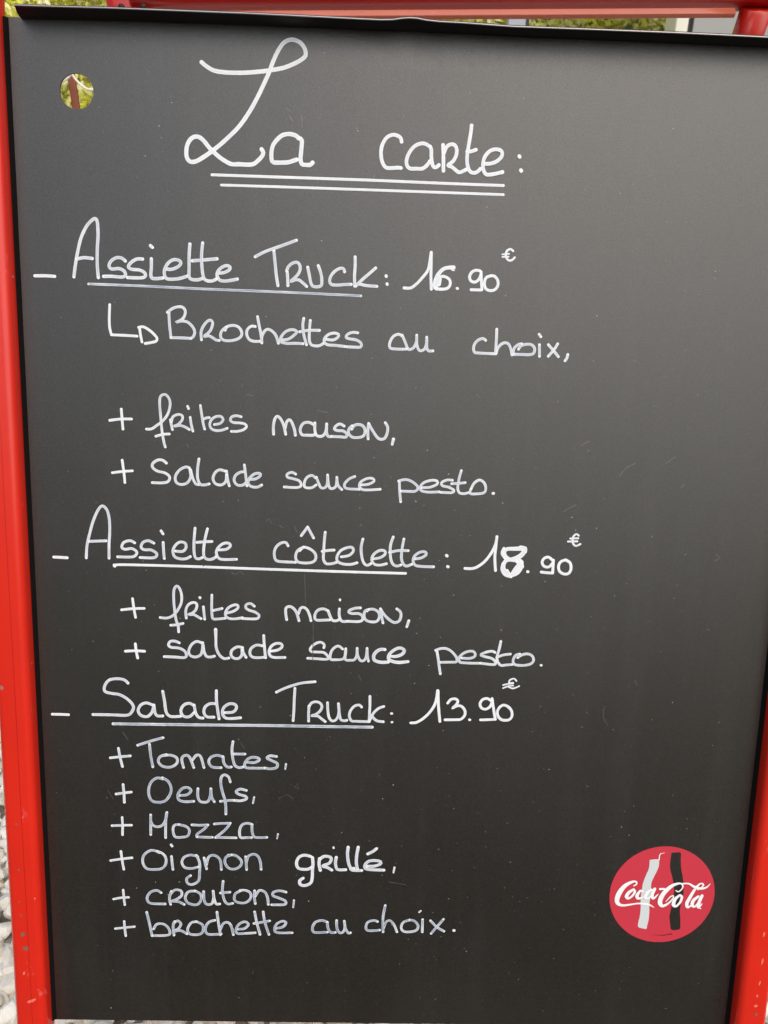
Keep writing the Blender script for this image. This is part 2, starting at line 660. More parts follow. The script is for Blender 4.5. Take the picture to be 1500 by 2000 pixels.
# ------------------------------------------------------------------ rear frame parts
def rear():
    leg = tube('rear_leg', lt - leg_dir * 0.004, lt + leg_dir * rear_len * 0.98, 0.0128, 0.008, U, m_red, sign)
    leg2 = tube('rear_leg', rp(1478, 16, RO), rp(1478, 16, RO) + leg_dir * (rp(1478, 16, RO).z - 0.012) / -leg_dir.z,
                0.0118, 0.008, U, m_red, sign)
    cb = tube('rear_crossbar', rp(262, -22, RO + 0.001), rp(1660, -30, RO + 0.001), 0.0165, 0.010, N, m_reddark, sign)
    tube('crossbar_lip', rp(262, 32, RO - 0.012), rp(1434, 25, RO - 0.012), 0.0022, 0.0010, (N + V * 0.5).normalized(), m_salmon, cb, half2=0.0034)
    for px in (237, 280):
        bm = bmesh.new()
        bmesh.ops.create_uvsphere(bm, u_segments=14, v_segments=8, radius=0.0026)
        c = rp(px, 14, RO - 0.014)
        for v in bm.verts:
            v.co = c + v.co
        me = bpy.data.meshes.new('bolt_head')
        bm.to_mesh(me)
        bm.free()
        me.shade_smooth()
        link('bolt_head', me, m_flange, sign)


rear()

# ------------------------------------------------------------------ handwriting
CROP = {  # picture windows the strokes were read from: left, top, scale
    'A': (340, 60, 3.947), 'B': (700, 220, 3.947), 'C': (50, 400, 3.409), 'D': (480, 440, 5), 'E': (740, 460, 5),
    'F': (190, 580, 5), 'G': (480, 600, 3.75), 'H': (880, 630, 5.769), 'I': (200, 750, 5), 'J': (500, 800, 5),
    'K': (200, 880, 4), 'L': (540, 890, 3.3333), 'M': (90, 970, 3.75), 'N': (500, 1010, 3.75), 'O': (890, 1020, 5),
    'P': (220, 1130, 5), 'Q': (520, 1140, 5), 'R': (230, 1220, 4.2857), 'S': (580, 1240, 6), 'T': (830, 1240, 6),
    'U': (90, 1310, 3.75), 'V': (520, 1310, 5.5556), 'W': (770, 1310, 5.5556), 'X': (200, 1420, 3.75),
    'Y': (200, 1570, 4), 'Z': (560, 1630, 6.25), 'a': (200, 1710, 3.75), 'b': (580, 1770, 4.5455),
    'o': (0, 0, 1), 's': (1160, 1620, 5.5556)}

WRITING = [
    # name, label, window, width in photo px, ink, strokes
    ('handwritten_word', 'large flourished "La" of the title', 'A', 8.2, 'heavy',
     '212,243 250,275 310,308 400,322 520,325 640,318 730,308 760,303 850,285 940,248 1000,210 1015,180 1005,135 975,95 930,73 885,73 840,100 800,160 765,235 735,315 700,395 640,520 575,635 500,740 400,840 320,908 250,960 180,1003 135,1012 108,995 95,955 100,890 125,840 160,818 195,822 230,850 270,900 310,940 370,990 440,1028 500,1030 600,1032 650,1000 680,965 688,940 675,915'
     '|960,830 940,810 890,797 840,805 800,835 765,880 752,930 752,990 765,1015 820,1018 880,1015 920,1003 945,995|968,830 985,850 980,930 975,990 985,1028 1010,1035 1050,1035 1068,1018'),
    ('handwritten_word', 'title word "carte:"', 'B', 7.2, 'heavy',
     '333,225 325,195 295,175 260,172 220,192 190,235 175,290 177,350 190,395 215,425 260,428 305,425 328,428'
     '|550,262 520,243 485,238 440,255 405,290 380,335 370,380 378,415 400,432 450,433 490,433 520,415 545,385 550,375|553,262 562,290 562,340 568,390 580,420 600,422 620,405'
     '|652,250 655,330 655,450|660,310 680,265 715,245 745,255 758,290 750,340 725,380 690,408 720,420 750,445 775,462 800,455 830,440'
     '|872,100 865,160 850,250 838,330 838,390 850,440 870,462 900,465 925,450 940,435|838,302 870,300 905,288'
     '|960,395 1010,395 1060,380 1100,345 1108,310 1090,290 1050,285 1010,300 975,340 960,390 962,440 980,475 1010,480 1060,472 1110,460|1239,337 1242,343|1252,444 1255,450'),
    ('underline', 'upper line under the title', 'o', 5.4, 'heavy', '414,341.5 560,346.5 720,352 860,358 983,362.6'),
    ('underline', 'lower line under the title', 'o', 5.0, 'heavy', '432.5,361.5 560,365.5 720,371 860,376 983,380.4'),
    ('dash', 'dash before the first dish', 'C', 6, 'heavy', '62,473 130,473 195,477'),
    ('handwritten_word', 'first "Assiette"', 'C', 6.3, 'full',
     '322,480 332,400 348,310 370,220 405,145 440,105 463,92 478,115 483,200 478,300 478,400 485,485|340,362 390,352 445,358'
     '|665,375 640,355 605,353 570,375 556,408 575,428 620,425 655,440 667,470 640,482 580,477 520,477'
     '|780,362 740,362 700,388 685,415 710,430 760,435 795,455 795,480 760,487 680,485'
     '|838,360 838,420 835,470 845,490 880,492 915,488|832,272 846,285'
     '|935,428 975,430 1020,410 1035,385 1015,368 980,368 945,395 925,440 930,480 950,495 1000,495 1040,488 1080,475'
     '|1095,262 1090,340 1090,420 1090,480 1110,498 1150,500 1180,490|1180,255 1173,330 1175,410 1185,480 1205,505 1245,508 1270,495|1110,373 1190,367 1275,360'
     '|1280,455 1320,452 1355,435 1362,415 1340,405 1310,415 1283,440 1275,470 1290,500 1320,508 1360,505 1410,495'),
    ('underline', 'line under the first "Assiette Truck"', 'o', 4.8, 'thin', '173,554.6 240,557 300,559.6 400,564.5 490,568 600,572.8 705,578'),
    ('handwritten_word', 'first "Truck:"', 'D', 5.9, 'full',
     '92,308 180,262 280,225 380,190 495,147|275,250 290,400 300,500 315,590|405,455 410,520 412,590'
     '|400,445 420,400 460,370 500,362 525,385 532,430 510,480 470,520 440,550 480,535 520,535 560,565 595,598'
     '|605,410 620,480 635,560 655,595 700,602 735,590 743,560 740,500 725,440 708,395'
     '|965,455 955,425 920,422 870,450 830,500 820,550 840,580 900,585 960,580 1030,578'
     '|1068,310 1068,400 1062,500 1065,595|1268,418 1210,470 1140,530 1075,595|1110,575 1180,590 1280,598|1370,494 1372,500|1379,572 1381,578'),
    ('price', 'price "16.90 \u20ac"', 'E', 5.6, 'heavy',
     '245,512 310,512 370,470 430,405 475,345 495,270 510,165|512,165 510,300 508,420 512,525'
     '|728,314,42 670,315,36 620,335,36 575,390,42 558,450,52 560,510,40|735,300,14 742,318,10|715,338,14 738,344,8|545,430,20 535,480,24 545,515,26|600,430,26 590,480,30|560,522,30 620,525 670,515 695,480 690,435 650,405 610,402 590,430 585,480,36|763,517 767,519'
     '|985,345 945,340 905,360 885,405 900,445 940,455 975,430 995,385|997,355 1000,430 1005,530|1000,532 950,532 900,530'
     '|1100,393 1050,410 1030,460 1040,515 1080,538 1130,530 1160,490 1160,440 1130,400 1095,393'
     '|1310,152,22 1285,133,22 1250,150,22 1240,180,24 1240,210,24 1265,243,22 1300,240,22 1325,215,20|1205,185,16 1270,180,16|1205,210,16 1265,208,16'),
    ('handwritten_mark', 'hooked arrow before "Brochettes"', 'F', 5.2, 'heavy',
     '122,75 118,200 122,300 140,370|140,370 260,375 390,383|413,300 425,380 438,440|405,298 450,292 510,325 560,370 585,405 575,432 530,445 470,455'),
    ('handwritten_word', '"Brochettes"', 'F', 5.4, 'full',
     '700,150 705,260 720,395|685,150 740,110 800,95 840,105 860,140 850,190 820,225 770,248 820,235 880,245 930,290 952,340 940,385 915,405|915,405 820,400 720,398'
     '|1018,418 1015,340 1040,280 1080,235 1110,228 1128,255 1110,320 1075,360 1045,385 1090,380 1130,400 1160,420 1192,425'
     '|1250,325 1270,290 1330,278 1380,295 1410,340 1405,385 1360,415 1290,428 1230,420 1205,385 1215,335 1260,295'
     '@G|70,142 40,140 12,165 8,200 25,235 60,250 105,250|87,70 100,140 112,200 118,262|118,262 120,210 150,165 185,170 220,205 240,265'
     '|258,240 310,235 355,205 375,180 345,165 300,175 265,210 255,250 300,265 360,265 420,268|425,82 418,130 425,200 445,275'
     '|473,97 468,150 465,220 470,260 490,280 535,283 570,265|395,180 460,170 540,170|585,235 640,240 675,220 680,200 650,190 610,198 580,225 575,255 600,275 660,280 725,288'
     '|820,188 780,185 745,200 735,220 760,232 810,240 845,265 840,292 800,293 740,290'),
    ('handwritten_word', 'first "au"', 'G', 5.3, 'full',
     '1150,215 1120,198 1080,215 1055,260 1055,295 1080,305 1150,308 1180,305|1145,205 1165,250 1185,300 1200,310 1230,295 1250,250 1252,205'
     '|1252,205 1252,260 1262,305 1280,320 1310,305 1325,260 1325,220|1325,220 1325,280 1335,318 1370,320'),
    ('handwritten_word', 'first "choix,"', 'H', 5.4, 'full',
     '395,200 365,180 315,195 275,235 258,290 270,335 300,342 400,348 510,352|520,75 515,200 505,350|512,350 530,290 570,245 610,228 650,240 675,290 692,365'
     '|765,300 790,265 850,245 910,250 945,290 935,345 890,362 800,360 715,358|705,350 715,290 760,250 800,240|1000,250 1000,310 1000,380|996,132 1015,160'
     '|1100,250 1160,320 1212,385|1205,240 1160,310 1098,380|1320,360 1310,400 1288,430'),
    ('plus_sign', None, 'I', 5.2, 'heavy', '72,355 180,342 285,342|185,245 193,340 202,440'),
    ('handwritten_word', 'upper "frites"', 'I', 5.0, 'full',
     '430,440 480,438 530,405 590,360 640,290 662,200 650,140 620,105 590,105 565,130 560,200 570,320 582,450 600,560 615,615|522,510 590,492 655,488'
     '|665,350 675,400 685,445|675,370 690,320 740,297 780,310 780,350 740,395 700,412 760,405 810,420 850,445|858,325 870,400 885,460|833,218 843,240'
     '|958,210 970,290 985,380 1000,440|985,345 1020,330 1045,328|1095,395 1150,385 1180,350 1160,318 1110,318 1065,350 1050,400 1070,440 1120,455 1170,450 1220,432'
     '|1355,320 1310,310 1265,320 1250,350 1275,375 1340,380 1390,390 1408,415 1380,445 1320,462 1260,462'),
    ('handwritten_word', 'upper "maison,"', 'J', 5.4, 'full',
     '172,240 170,160 185,90 210,65 240,90 270,150 290,240|285,180 300,120 325,98 350,125 375,190 385,250'
     '|560,145 520,125 470,130 440,165 432,205 450,245 500,250 560,250 578,238|575,130 575,200 590,250 630,262 665,245 685,200 690,140|690,140 690,220 705,260 740,262'
     '|860,160 820,140 780,160 765,190 800,205 850,208 885,235 880,268 820,265 740,262'
     '|935,190 960,155 1000,145 1045,160 1065,205 1050,255 1000,272 940,268 905,230 910,185 940,158'
     '|1095,285 1092,200 1100,135|1100,135 1130,190 1175,260 1210,288 1255,280 1280,230 1285,170 1262,128|1342,288,30 1330,338,26'),
    ('plus_sign', None, 'K', 5, 'heavy', '78,173 160,163 235,158|155,75 168,165 177,250'),
    ('handwritten_word', 'capitalised "Salade" after the second plus sign', 'K', 5.2, 'full',
     '500,98 470,75 430,75 395,100 392,130 430,160 490,175 525,205 515,240 470,252 390,250|680,135 650,128 600,155 570,205 580,250 620,265 665,250 690,205 685,150|690,150 705,210 730,260 755,265'
     '|755,65 745,140 745,215 765,262 800,268 835,260|960,160 915,150 880,175 865,220 885,258 930,268 965,240 970,190|970,160 978,220 992,275'
     '|1110,165 1075,170 1040,195 1030,235 1055,268 1100,268 1130,240|1110,112 1120,190 1130,275|1150,225 1200,220 1235,195 1230,178 1190,182 1150,215 1140,255 1165,280 1210,285 1245,268'),
    ('handwritten_word', 'upper "sauce"', 'L', 5.0, 'full',
     '125,120 100,108 70,120 72,140 110,150 150,165 160,195 130,207 50,203|255,145 230,128 195,145 180,185 190,207 230,208 258,190|260,140 275,180 290,208 315,208 330,185 333,125'
     '|333,125 338,180 350,212 375,210 390,190 393,140|393,140 400,190 425,220|510,135 475,150 445,180 445,205 470,215 540,218|550,190 600,185 635,165 625,148 590,148 550,170 540,200 560,220 610,222 675,218'),
    ('handwritten_word', 'upper "pesto."', 'L', 5.0, 'full',
     '800,170 802,230 808,300|795,165 840,155 885,170 920,205 905,230 860,232 810,230|945,208 1000,205 1045,185 1045,165 1010,160 960,175 935,205 945,228 990,237 1060,235'
     '|1145,160 1110,158 1075,175 1080,195 1120,205 1155,225 1140,240 1070,238|1203,97 1188,150 1180,210 1190,240 1220,247 1250,240|1140,182 1180,180 1228,175'
     '|1265,220 1285,180 1320,158 1350,175 1362,210 1350,240 1300,248 1260,245 1265,215|1409,245,19 1412,245,19'),
    ('dash', 'dash before the second dish', 'M', 5.6, 'heavy', '57,442 155,447'),
    ('handwritten_word', 'second "Assiette"', 'M', 5.3, 'full',
     '295,448 300,360 320,270 345,180 380,100 412,68 445,95 463,160 467,250 462,350 462,450|315,327 380,325 440,323|650,338 615,322 570,335 555,370 580,385 630,380 665,405 650,435 610,442 525,440'
     '|790,340 750,322 710,335 697,370 720,388 770,390 810,415 805,440 770,448 690,445|858,335 862,400 867,452|843,250 858,272'
     '|950,398 1000,400 1025,375 1020,340 980,332 945,360 930,400 945,440 990,455 1030,452 1058,438|1092,230 1085,320 1085,400 1095,445 1120,455 1145,445'
     '|1183,235 1165,310 1155,390 1160,440 1185,458 1220,455 1245,440|1105,335 1160,330 1215,328|1265,390 1320,385 1350,360 1335,340 1295,345 1260,375 1247,410 1265,450 1310,460 1395,458'),
    ('underline', 'line under "Assiette c\u00f4telette"', 'o', 5.0, 'heavy', '224.5,1106 232,1102.8 350,1105.5 500,1110.8 640,1115.5 792,1119.8'),
    ('handwritten_word', '"c\u00f4telette:"', 'N', 5.2, 'full',
     '235,210 220,187 190,187 155,210 135,250 138,300 160,322 230,328 290,330|332,135 378,72|378,72 422,152'
     '|320,245 350,220 400,235 435,270 435,310 405,332 350,335 305,325 290,290 305,245 350,218|507,110 500,180 495,260 495,310 515,340 555,340 590,330|485,250 530,243 572,240'
     '|625,290 680,280 712,250 705,222 670,222 620,245 593,290 600,325 640,342 695,345 740,333|783,160 770,220 775,290 790,335 815,352 840,340'
     '|858,305 910,295 945,270 940,245 900,245 860,275 848,315 870,345 910,350 955,340|1005,145 985,210 985,290 1000,340 1030,358 1060,350|1083,160 1070,230 1065,300 1080,345 1105,358 1140,345'
     '|978,258 1040,245 1115,245|1165,305 1210,298 1245,275 1240,255 1205,255 1165,280 1150,315 1165,350 1210,360 1300,363|1395,280,22 1399,284,22|1403,361,22 1406,363,22'),
    ('price', 'price "18.90 \u20ac" with a thickly overwritten 8', 'O', 5.4, 'heavy',
     '90,450 160,452 220,430 290,375 350,295 390,210 402,140|402,140 390,250 382,350 388,470'
     '|660,255,46 580,258,40 500,262,36 472,295,40 490,340,40 550,368,36 620,372,40 640,410,46 610,480,46 545,515,40 485,490,40 465,430,38 490,375,38 560,358,40 620,335,46 662,295,46 662,255,40|550,510,40 590,450,44 640,390,44|470,252,24 452,300,28 480,350,26|458,400,22 450,460,26 480,512,26 540,532,26|600,385,34 652,420,22 658,442,12|630,240,28 682,250,24 684,290,20|525,500,20 500,470,30'
     '|702,482,28 705,483,28|945,370 905,340 860,355 843,395 865,430 910,435 945,400|953,370 950,430 945,495|945,495 890,492 835,485'
     '|1070,368 1025,385 1003,430 1015,480 1060,505 1105,495 1125,450 1115,395 1070,366|1200,130,18 1180,115,18 1150,135,20 1140,180,22 1150,215,20 1175,230,18 1215,212,20|1118,158,18 1195,155,18|1095,187,18 1185,185,20'),
    ('plus_sign', None, 'P', 5.0, 'heavy', '88,305 200,293 308,290|195,195 208,290 225,378'),
    ('handwritten_word', 'lower "frites"', 'P', 5.0, 'full',
     '465,380 530,385 590,360 640,300 672,230 672,150 650,90 625,72 600,110 597,200 605,300 620,400 640,460 645,520|568,455 630,450 688,437'
     '|720,385 715,310 740,255 790,232 822,250 815,300 780,335 740,350 790,350 830,370 865,390|887,275 893,330 900,395|852,184,26 855,187,26'
     '|970,160 968,260 972,360 985,392 1040,392 1100,385|985,310 1030,300 1070,290|1115,335 1180,318 1225,285 1220,258 1180,258 1130,285 1103,330 1110,370 1150,390 1210,390 1270,380'
     '|1385,268 1350,243 1310,250 1300,280 1330,305 1390,325 1430,355 1420,385 1380,392 1270,388'),
    ('handwritten_word', 'lower "maison,"', 'Q', 5.2, 'full',
     '200,350 190,280 195,235 230,222 265,240 295,280 320,360|315,290 335,240 365,230 400,255 425,310 437,360|600,262 560,245 510,255 480,290 475,335 495,355 560,355 620,352'
     '|605,265 625,320 650,358 690,360 715,345|715,245 712,300 725,350 750,368 790,365|720,155,22 721,162,18|920,235 870,238 820,255 805,275 840,290 900,290 935,310 940,350 900,368 800,365'
     '|985,265 1000,250 1050,248 1095,275 1105,320 1080,365 1020,370 970,350 955,310 965,265 1000,250|1115,245 1125,310 1140,380|1115,245 1150,300 1200,350 1250,378 1295,365 1315,320 1310,275 1275,245|1392,362,28 1372,420,24'),
    ('plus_sign', None, 'R', 5.2, 'heavy', '65,222 150,218 225,222|148,160 155,220 168,278'),
    ('handwritten_word', 'lower-case "salade"', 'R', 5.2, 'full',
     '515,152 480,138 440,140 425,170 450,190 510,195 560,220 575,255 560,275 480,270 390,267|700,150 660,140 620,165 595,215 605,255 650,270 695,250 710,200 712,150|715,170 725,230 745,265 775,270 810,262'
     '|820,40,28 822,120 825,190 850,250 890,282 930,278|1040,190 1000,185 955,215 950,255 975,280 1015,280 1040,250 1040,210|1045,190 1050,230 1075,272'
     '|1210,175 1160,170 1115,200 1108,245 1130,270 1180,275 1225,270|1222,90 1228,180 1238,275|1285,220 1340,210 1375,185 1370,160 1330,155 1290,175 1268,215 1275,255 1310,272 1400,272'),
    ('handwritten_word', 'lower "sauce" with a heavier end', 'S', 4.9, 'full',
     '315,150 320,115 290,88 250,88 190,120 155,165 170,195 240,200 310,205 355,240 370,275 330,285 230,278 125,272|535,165 500,135 460,135 410,180 390,240 395,285 440,290 520,287 550,270 570,220 572,160'
     '|572,160 565,230 570,290 620,295 670,290 700,240 705,155|705,155 710,230 740,295 780,300 810,260 822,155|822,155 825,240 838,305'
     '|1030,170,36 980,168,38 930,195,38 900,240,38 905,290,38 950,312,38 1010,320,38 1070,315,36|1090,248,30 1160,250,36 1230,225,38 1258,185,38 1235,158,36 1190,152,36 1130,180,36 1080,230,36 1075,280,38 1120,308,38 1200,320,38 1300,310,34'),
    ('handwritten_word', 'lower "pesto."', 'T', 5.0, 'full',
     '140,190 155,280 165,360 180,455|125,180 180,160 240,158 300,185 350,235 375,280 365,315 300,318 180,320|430,270 510,275 570,260 590,230 570,195 520,190 450,215 400,265 405,315 450,325 560,330 650,330'
     '|820,205 790,190 720,200 655,230 690,250 770,270 815,300 825,340 780,345 650,330|888,75 870,160 845,250 850,310 890,355 950,350 1020,345|840,262 910,235 1000,222'
     '|1085,265 1130,235 1200,220 1255,245 1270,300 1230,340 1150,355 1070,350 1035,330 1035,280 1065,235 1110,222|1358,353,30 1361,354,30'),
    ('dash', 'dash before the third dish', 'U', 5.2, 'heavy', '46,318 105,319 165,321'),
    ('handwritten_word', '"Salade" of the third dish', 'U', 5.5, 'full',
     '600,90 570,65 510,58 460,70 430,110 432,150 480,165 540,175 600,210 640,260 625,305 590,325 480,322 345,320|780,250 735,235 695,250 675,290 695,325 740,335 775,305 790,255|790,250 800,310 820,330 855,330'
     '|855,150 868,220 880,300 905,330 940,335 985,332|1085,255 1050,237 1010,250 988,290 1005,330 1050,335 1085,305|1085,250 1098,310 1120,340 1150,345'
     '|1240,240 1200,240 1165,265 1157,305 1180,335 1230,338|1248,145 1250,230 1268,350|1310,305 1370,300 1395,270 1385,245 1345,240 1305,265 1292,305 1310,340 1350,348 1425,342'),
    ('underline', 'line under "Salade Truck"', 'o', 5.6, 'thin', '221,1413.5 300,1414.5 400,1415.6 520,1416.8 620,1418.4 727,1420'),
    ('handwritten_word', 'second "Truck:"', 'V', 5.0, 'full',
     '110,232 200,190 300,155 400,130 530,118|312,190 305,300 300,430 292,540|460,545 460,450 465,380|460,400 490,350 540,335 585,350 605,390 580,440 530,475 490,485 560,490 600,520 640,550'
     '|665,345 668,420 680,500 710,540 750,535 780,490 790,420 783,355|783,355 790,430 805,520 840,540 875,535|1035,392 1010,370 960,380 915,430 902,490 925,540 980,545 1060,548 1110,548'
     '|1125,275 1125,370 1120,460 1118,550|1275,385 1220,405 1165,455 1125,530|1145,480 1170,520 1210,545 1270,552|1357,463,26 1363,463,26|1362,557,24 1368,556,22'),
    ('price', 'price "13.90 \u20ac"', 'W', 5.2, 'heavy',
     '180,565 240,560 310,520 380,455 435,375 460,290 470,215|475,215 478,350 485,450 495,548|580,350 615,310 665,305 690,330 670,370 630,405 680,380 730,385 765,430 765,480 730,520 700,530|700,530 620,530 550,530'
     '|815,530,28 820,530,28|1045,320 1010,300 960,310 930,355 945,400 990,415 1040,385 1065,320|1060,300 1075,400 1095,525|1095,525 1020,528 935,530'
     '|1140,395 1180,370 1230,385 1270,430 1275,490 1240,530 1170,530 1125,490 1120,430 1150,385|1325,110,18 1300,85,18 1255,100,18 1245,130,18 1290,130,16|1180,155,16 1230,143,16 1290,137,16|1180,188,16 1240,165,16 1290,160,14|1240,175,14 1290,190,18 1355,165,16'),
    ('plus_sign', None, 'X', 4.9, 'full', '58,225 130,217 205,210|118,155 130,220 148,288'),
    ('handwritten_word', '"Tomates,"', 'X', 5.0, 'thin',
     '258,133 350,103 445,77|345,125 355,210 370,290|440,208 500,205 545,225 545,265 500,292 440,285 410,250 425,215 470,200|595,295 582,230 610,205 640,220 670,295|660,240 690,205 720,215 745,295'
     '|880,215 840,205 795,220 780,255 805,290 870,295|885,215 890,260 915,290 945,290|957,105 950,160 955,220 970,275 1000,295 1030,290|955,195 1045,195'
     '|1055,255 1110,260 1150,240 1130,222 1080,225 1045,260 1050,295 1110,300 1190,300|1275,215 1230,210 1205,225 1240,245 1280,265 1275,295 1230,305 1190,298|1345,270,14 1340,305,12'),
    ('plus_sign', None, 'X', 4.9, 'full', '100,490 155,482 212,475|152,420 158,480 162,550'),
    ('handwritten_word', '"Oeufs,"', 'X', 5.0, 'thin',
     '445,380 400,372 360,400 340,450 345,510 375,545 440,547 480,520 505,460 485,400 440,370|565,500 620,495 650,465 625,442 585,450 555,490 560,530 600,545 670,542'
     '|700,450 700,510 720,545 770,545 790,505 795,450|795,450 800,510 820,545|937,400 925,365 895,348 870,370 870,430 885,490 900,540 905,600 905,635|865,542 930,535 970,535'
     '|1055,462 1010,452 980,470 1000,490 1050,505 1055,525 1010,538 970,535|1112,512,14 1103,555,12'),
    ('plus_sign', None, 'Y', 4.6, 'full', '75,170 155,167 228,165|155,105 158,170 158,240'),
    ('handwritten_word', '"Mozza,"', 'Y', 4.8, 'thin',
     '378,240 378,150 378,85|378,130 395,165 430,178 470,165 495,120 505,65|500,75 495,150 495,262|615,165 600,160 565,165 552,200 570,255 630,258 670,245 680,205 655,175 600,160'
     '|700,162 760,165 825,162|825,162 795,195 740,235 740,255|740,255 800,258 860,258|875,155 930,150 1000,148|1000,148 960,200 885,260|885,262 960,262 1045,264'
     '|1170,160 1130,150 1090,165 1072,210 1080,260 1120,262 1165,262|1170,160 1170,210 1185,255 1230,262 1285,260|1372,235,14 1365,270,10'),
    ('plus_sign', None, 'Y', 4.6, 'full', '65,442 145,430 232,420|145,370 155,440 168,510'),
    ('handwritten_word', '"Oignon"', 'Y', 4.8, 'thin',
     '445,380 410,365 370,365 325,400 315,450 335,495 370,510 450,508 490,480 498,430 475,390 430,368|540,410 545,460 552,510|537,318 545,328'
     '|745,410 690,398 640,415 622,455 645,495 700,502 750,490|735,400 760,460 760,540 750,600 700,628 665,615 660,580 690,558|795,420 815,505|815,470 830,415 865,398 905,415 925,450 930,510'
     '|985,398 1040,400 1085,440 1080,480 1040,505 990,500 960,460 965,415 1010,395|1120,410 1128,510|1125,460 1140,410 1185,392 1220,415 1235,460 1240,510'),
    ('handwritten_word', '"grill\u00e9,"', 'Z', 5.7, 'full',
     '290,265 215,250 150,275 120,340 135,400 180,420 260,420 300,400|315,280 320,350 315,430 310,530 290,590 220,620 165,605 160,560 200,530|410,435 395,360 400,290|405,300 450,265 510,265 545,290 520,345 440,380 500,400 550,430'
     '|605,275 595,340 605,400 630,425 720,425|570,150,20 573,160,24|750,150 742,240 755,340 780,400 820,408|873,150 855,250 850,340 865,420|780,405 800,430 915,432'
     '|980,385 1060,385 1140,360 1145,330 1080,315 1000,325 955,370 960,410 1020,425 1185,432|990,235 1050,205 1095,170|1315,400,24 1303,460,20'),
    ('plus_sign', None, 'a', 4.4, 'full', '82,172 135,162 192,158|153,105 158,160 165,212'),
    ('handwritten_word', '"croutons,"', 'a', 4.8, 'thin',
     '430,125 400,108 355,120 328,160 340,195 380,205 460,207|500,210 492,160 505,115|495,140 530,105 575,110 580,145 540,175 510,185 560,190 600,210|680,112 630,118 608,160 630,200 690,212 722,180 720,135 680,110'
     '|742,115 745,170 760,205 800,205 815,160 812,112|812,112 820,170 835,205 860,205|885,40 880,110 895,180 920,205 955,200|865,125 935,118|1020,105 975,130 968,175 1000,195 1050,195 1085,165 1085,125 1050,105 1010,105'
     '|1120,205 1112,150 1115,110|1120,150 1150,108 1190,120 1210,160 1215,210|1345,120 1300,110 1255,120 1250,145 1300,165 1340,185 1335,210 1240,212|1403,180,14 1398,230,12'),
    ('plus_sign', None, 'a', 4.4, 'full', '95,388 165,380 235,373|160,335 165,390 172,440'),
    ('handwritten_word', '"brochette"', 'a', 4.7, 'thin',
     '325,268 345,350 365,440|375,390 400,355 450,355 485,385 495,425 460,437 370,438|525,435 518,370 530,335|520,350 550,330 575,350 560,385 525,405 570,400 605,415 620,425'
     '|690,335 650,345 625,390 640,425 700,430 735,410 735,360 690,335|825,325 780,340 755,385 770,425 830,428 870,425|840,265 850,340 865,430|862,400 885,350 920,340 945,370 960,430'
     '|990,390 1040,385 1070,355 1045,335 1005,350 980,390 990,420 1050,420 1120,415|1115,265 1130,340 1155,430|1178,265 1190,340 1220,430|1110,350 1225,330|1270,385 1320,375 1345,345 1320,332 1280,350 1262,385 1280,415 1390,417'),
    ('handwritten_word', 'last "au"', 'b', 4.7, 'pale',
     '270,140 220,125 165,140 138,185 145,225 180,232 270,228|270,140 275,190 300,230 340,230|352,125 355,190 375,230 405,230 425,190 420,130|420,130 430,190 455,235 475,232'),
    ('handwritten_word', 'last "choix."', 'b', 4.6, 'pale',
     '715,135 680,125 630,140 612,180 625,212 680,215 735,210|784,-8 768,70 762,140 765,225|770,190 790,140 825,125 860,160 888,225|1000,120 945,140 925,185 945,220 1000,225 1060,210 1075,170 1045,130 1000,118'
     '|1115,115 1112,225|1085,50,16 1098,38,16|1185,125 1240,180 1305,218|1300,112 1240,180 1190,238|1391,210,24 1395,211,24'),
]


def smooth(pts, step):
    """Catmull-Rom through the points (u, v, w)"""
    out = []
    n = len(pts)
    if n == 2:
        L = math.dist(pts[0][:2], pts[1][:2])
        k = max(2, int(L / step))
        return [tuple(pts[0][c] + (pts[1][c] - pts[0][c]) * i / k for c in range(3)) for i in range(k + 1)]
    for i in range(n - 1):
        p0 = pts[max(i - 1, 0)]
        p1, p2 = pts[i], pts[i + 1]
        p3 = pts[min(i + 2, n - 1)]
        k = max(2, int(math.dist(p1[:2], p2[:2]) / step))
        for s in range(k):
            t = s / k
            out.append(tuple(0.5 * (2 * p1[c] + (p2[c] - p0[c]) * t + (2 * p0[c] - 5 * p1[c] + 4 * p2[c] - p3[c]) * t * t +
                                    (3 * p1[c] - p0[c] - 3 * p2[c] + p3[c]) * t ** 3) for c in range(3)))
    out.append(tuple(pts[-1]))
    return out


AC = (-1.0, -0.86, -0.45, 0.0, 0.45, 0.86, 1.0)


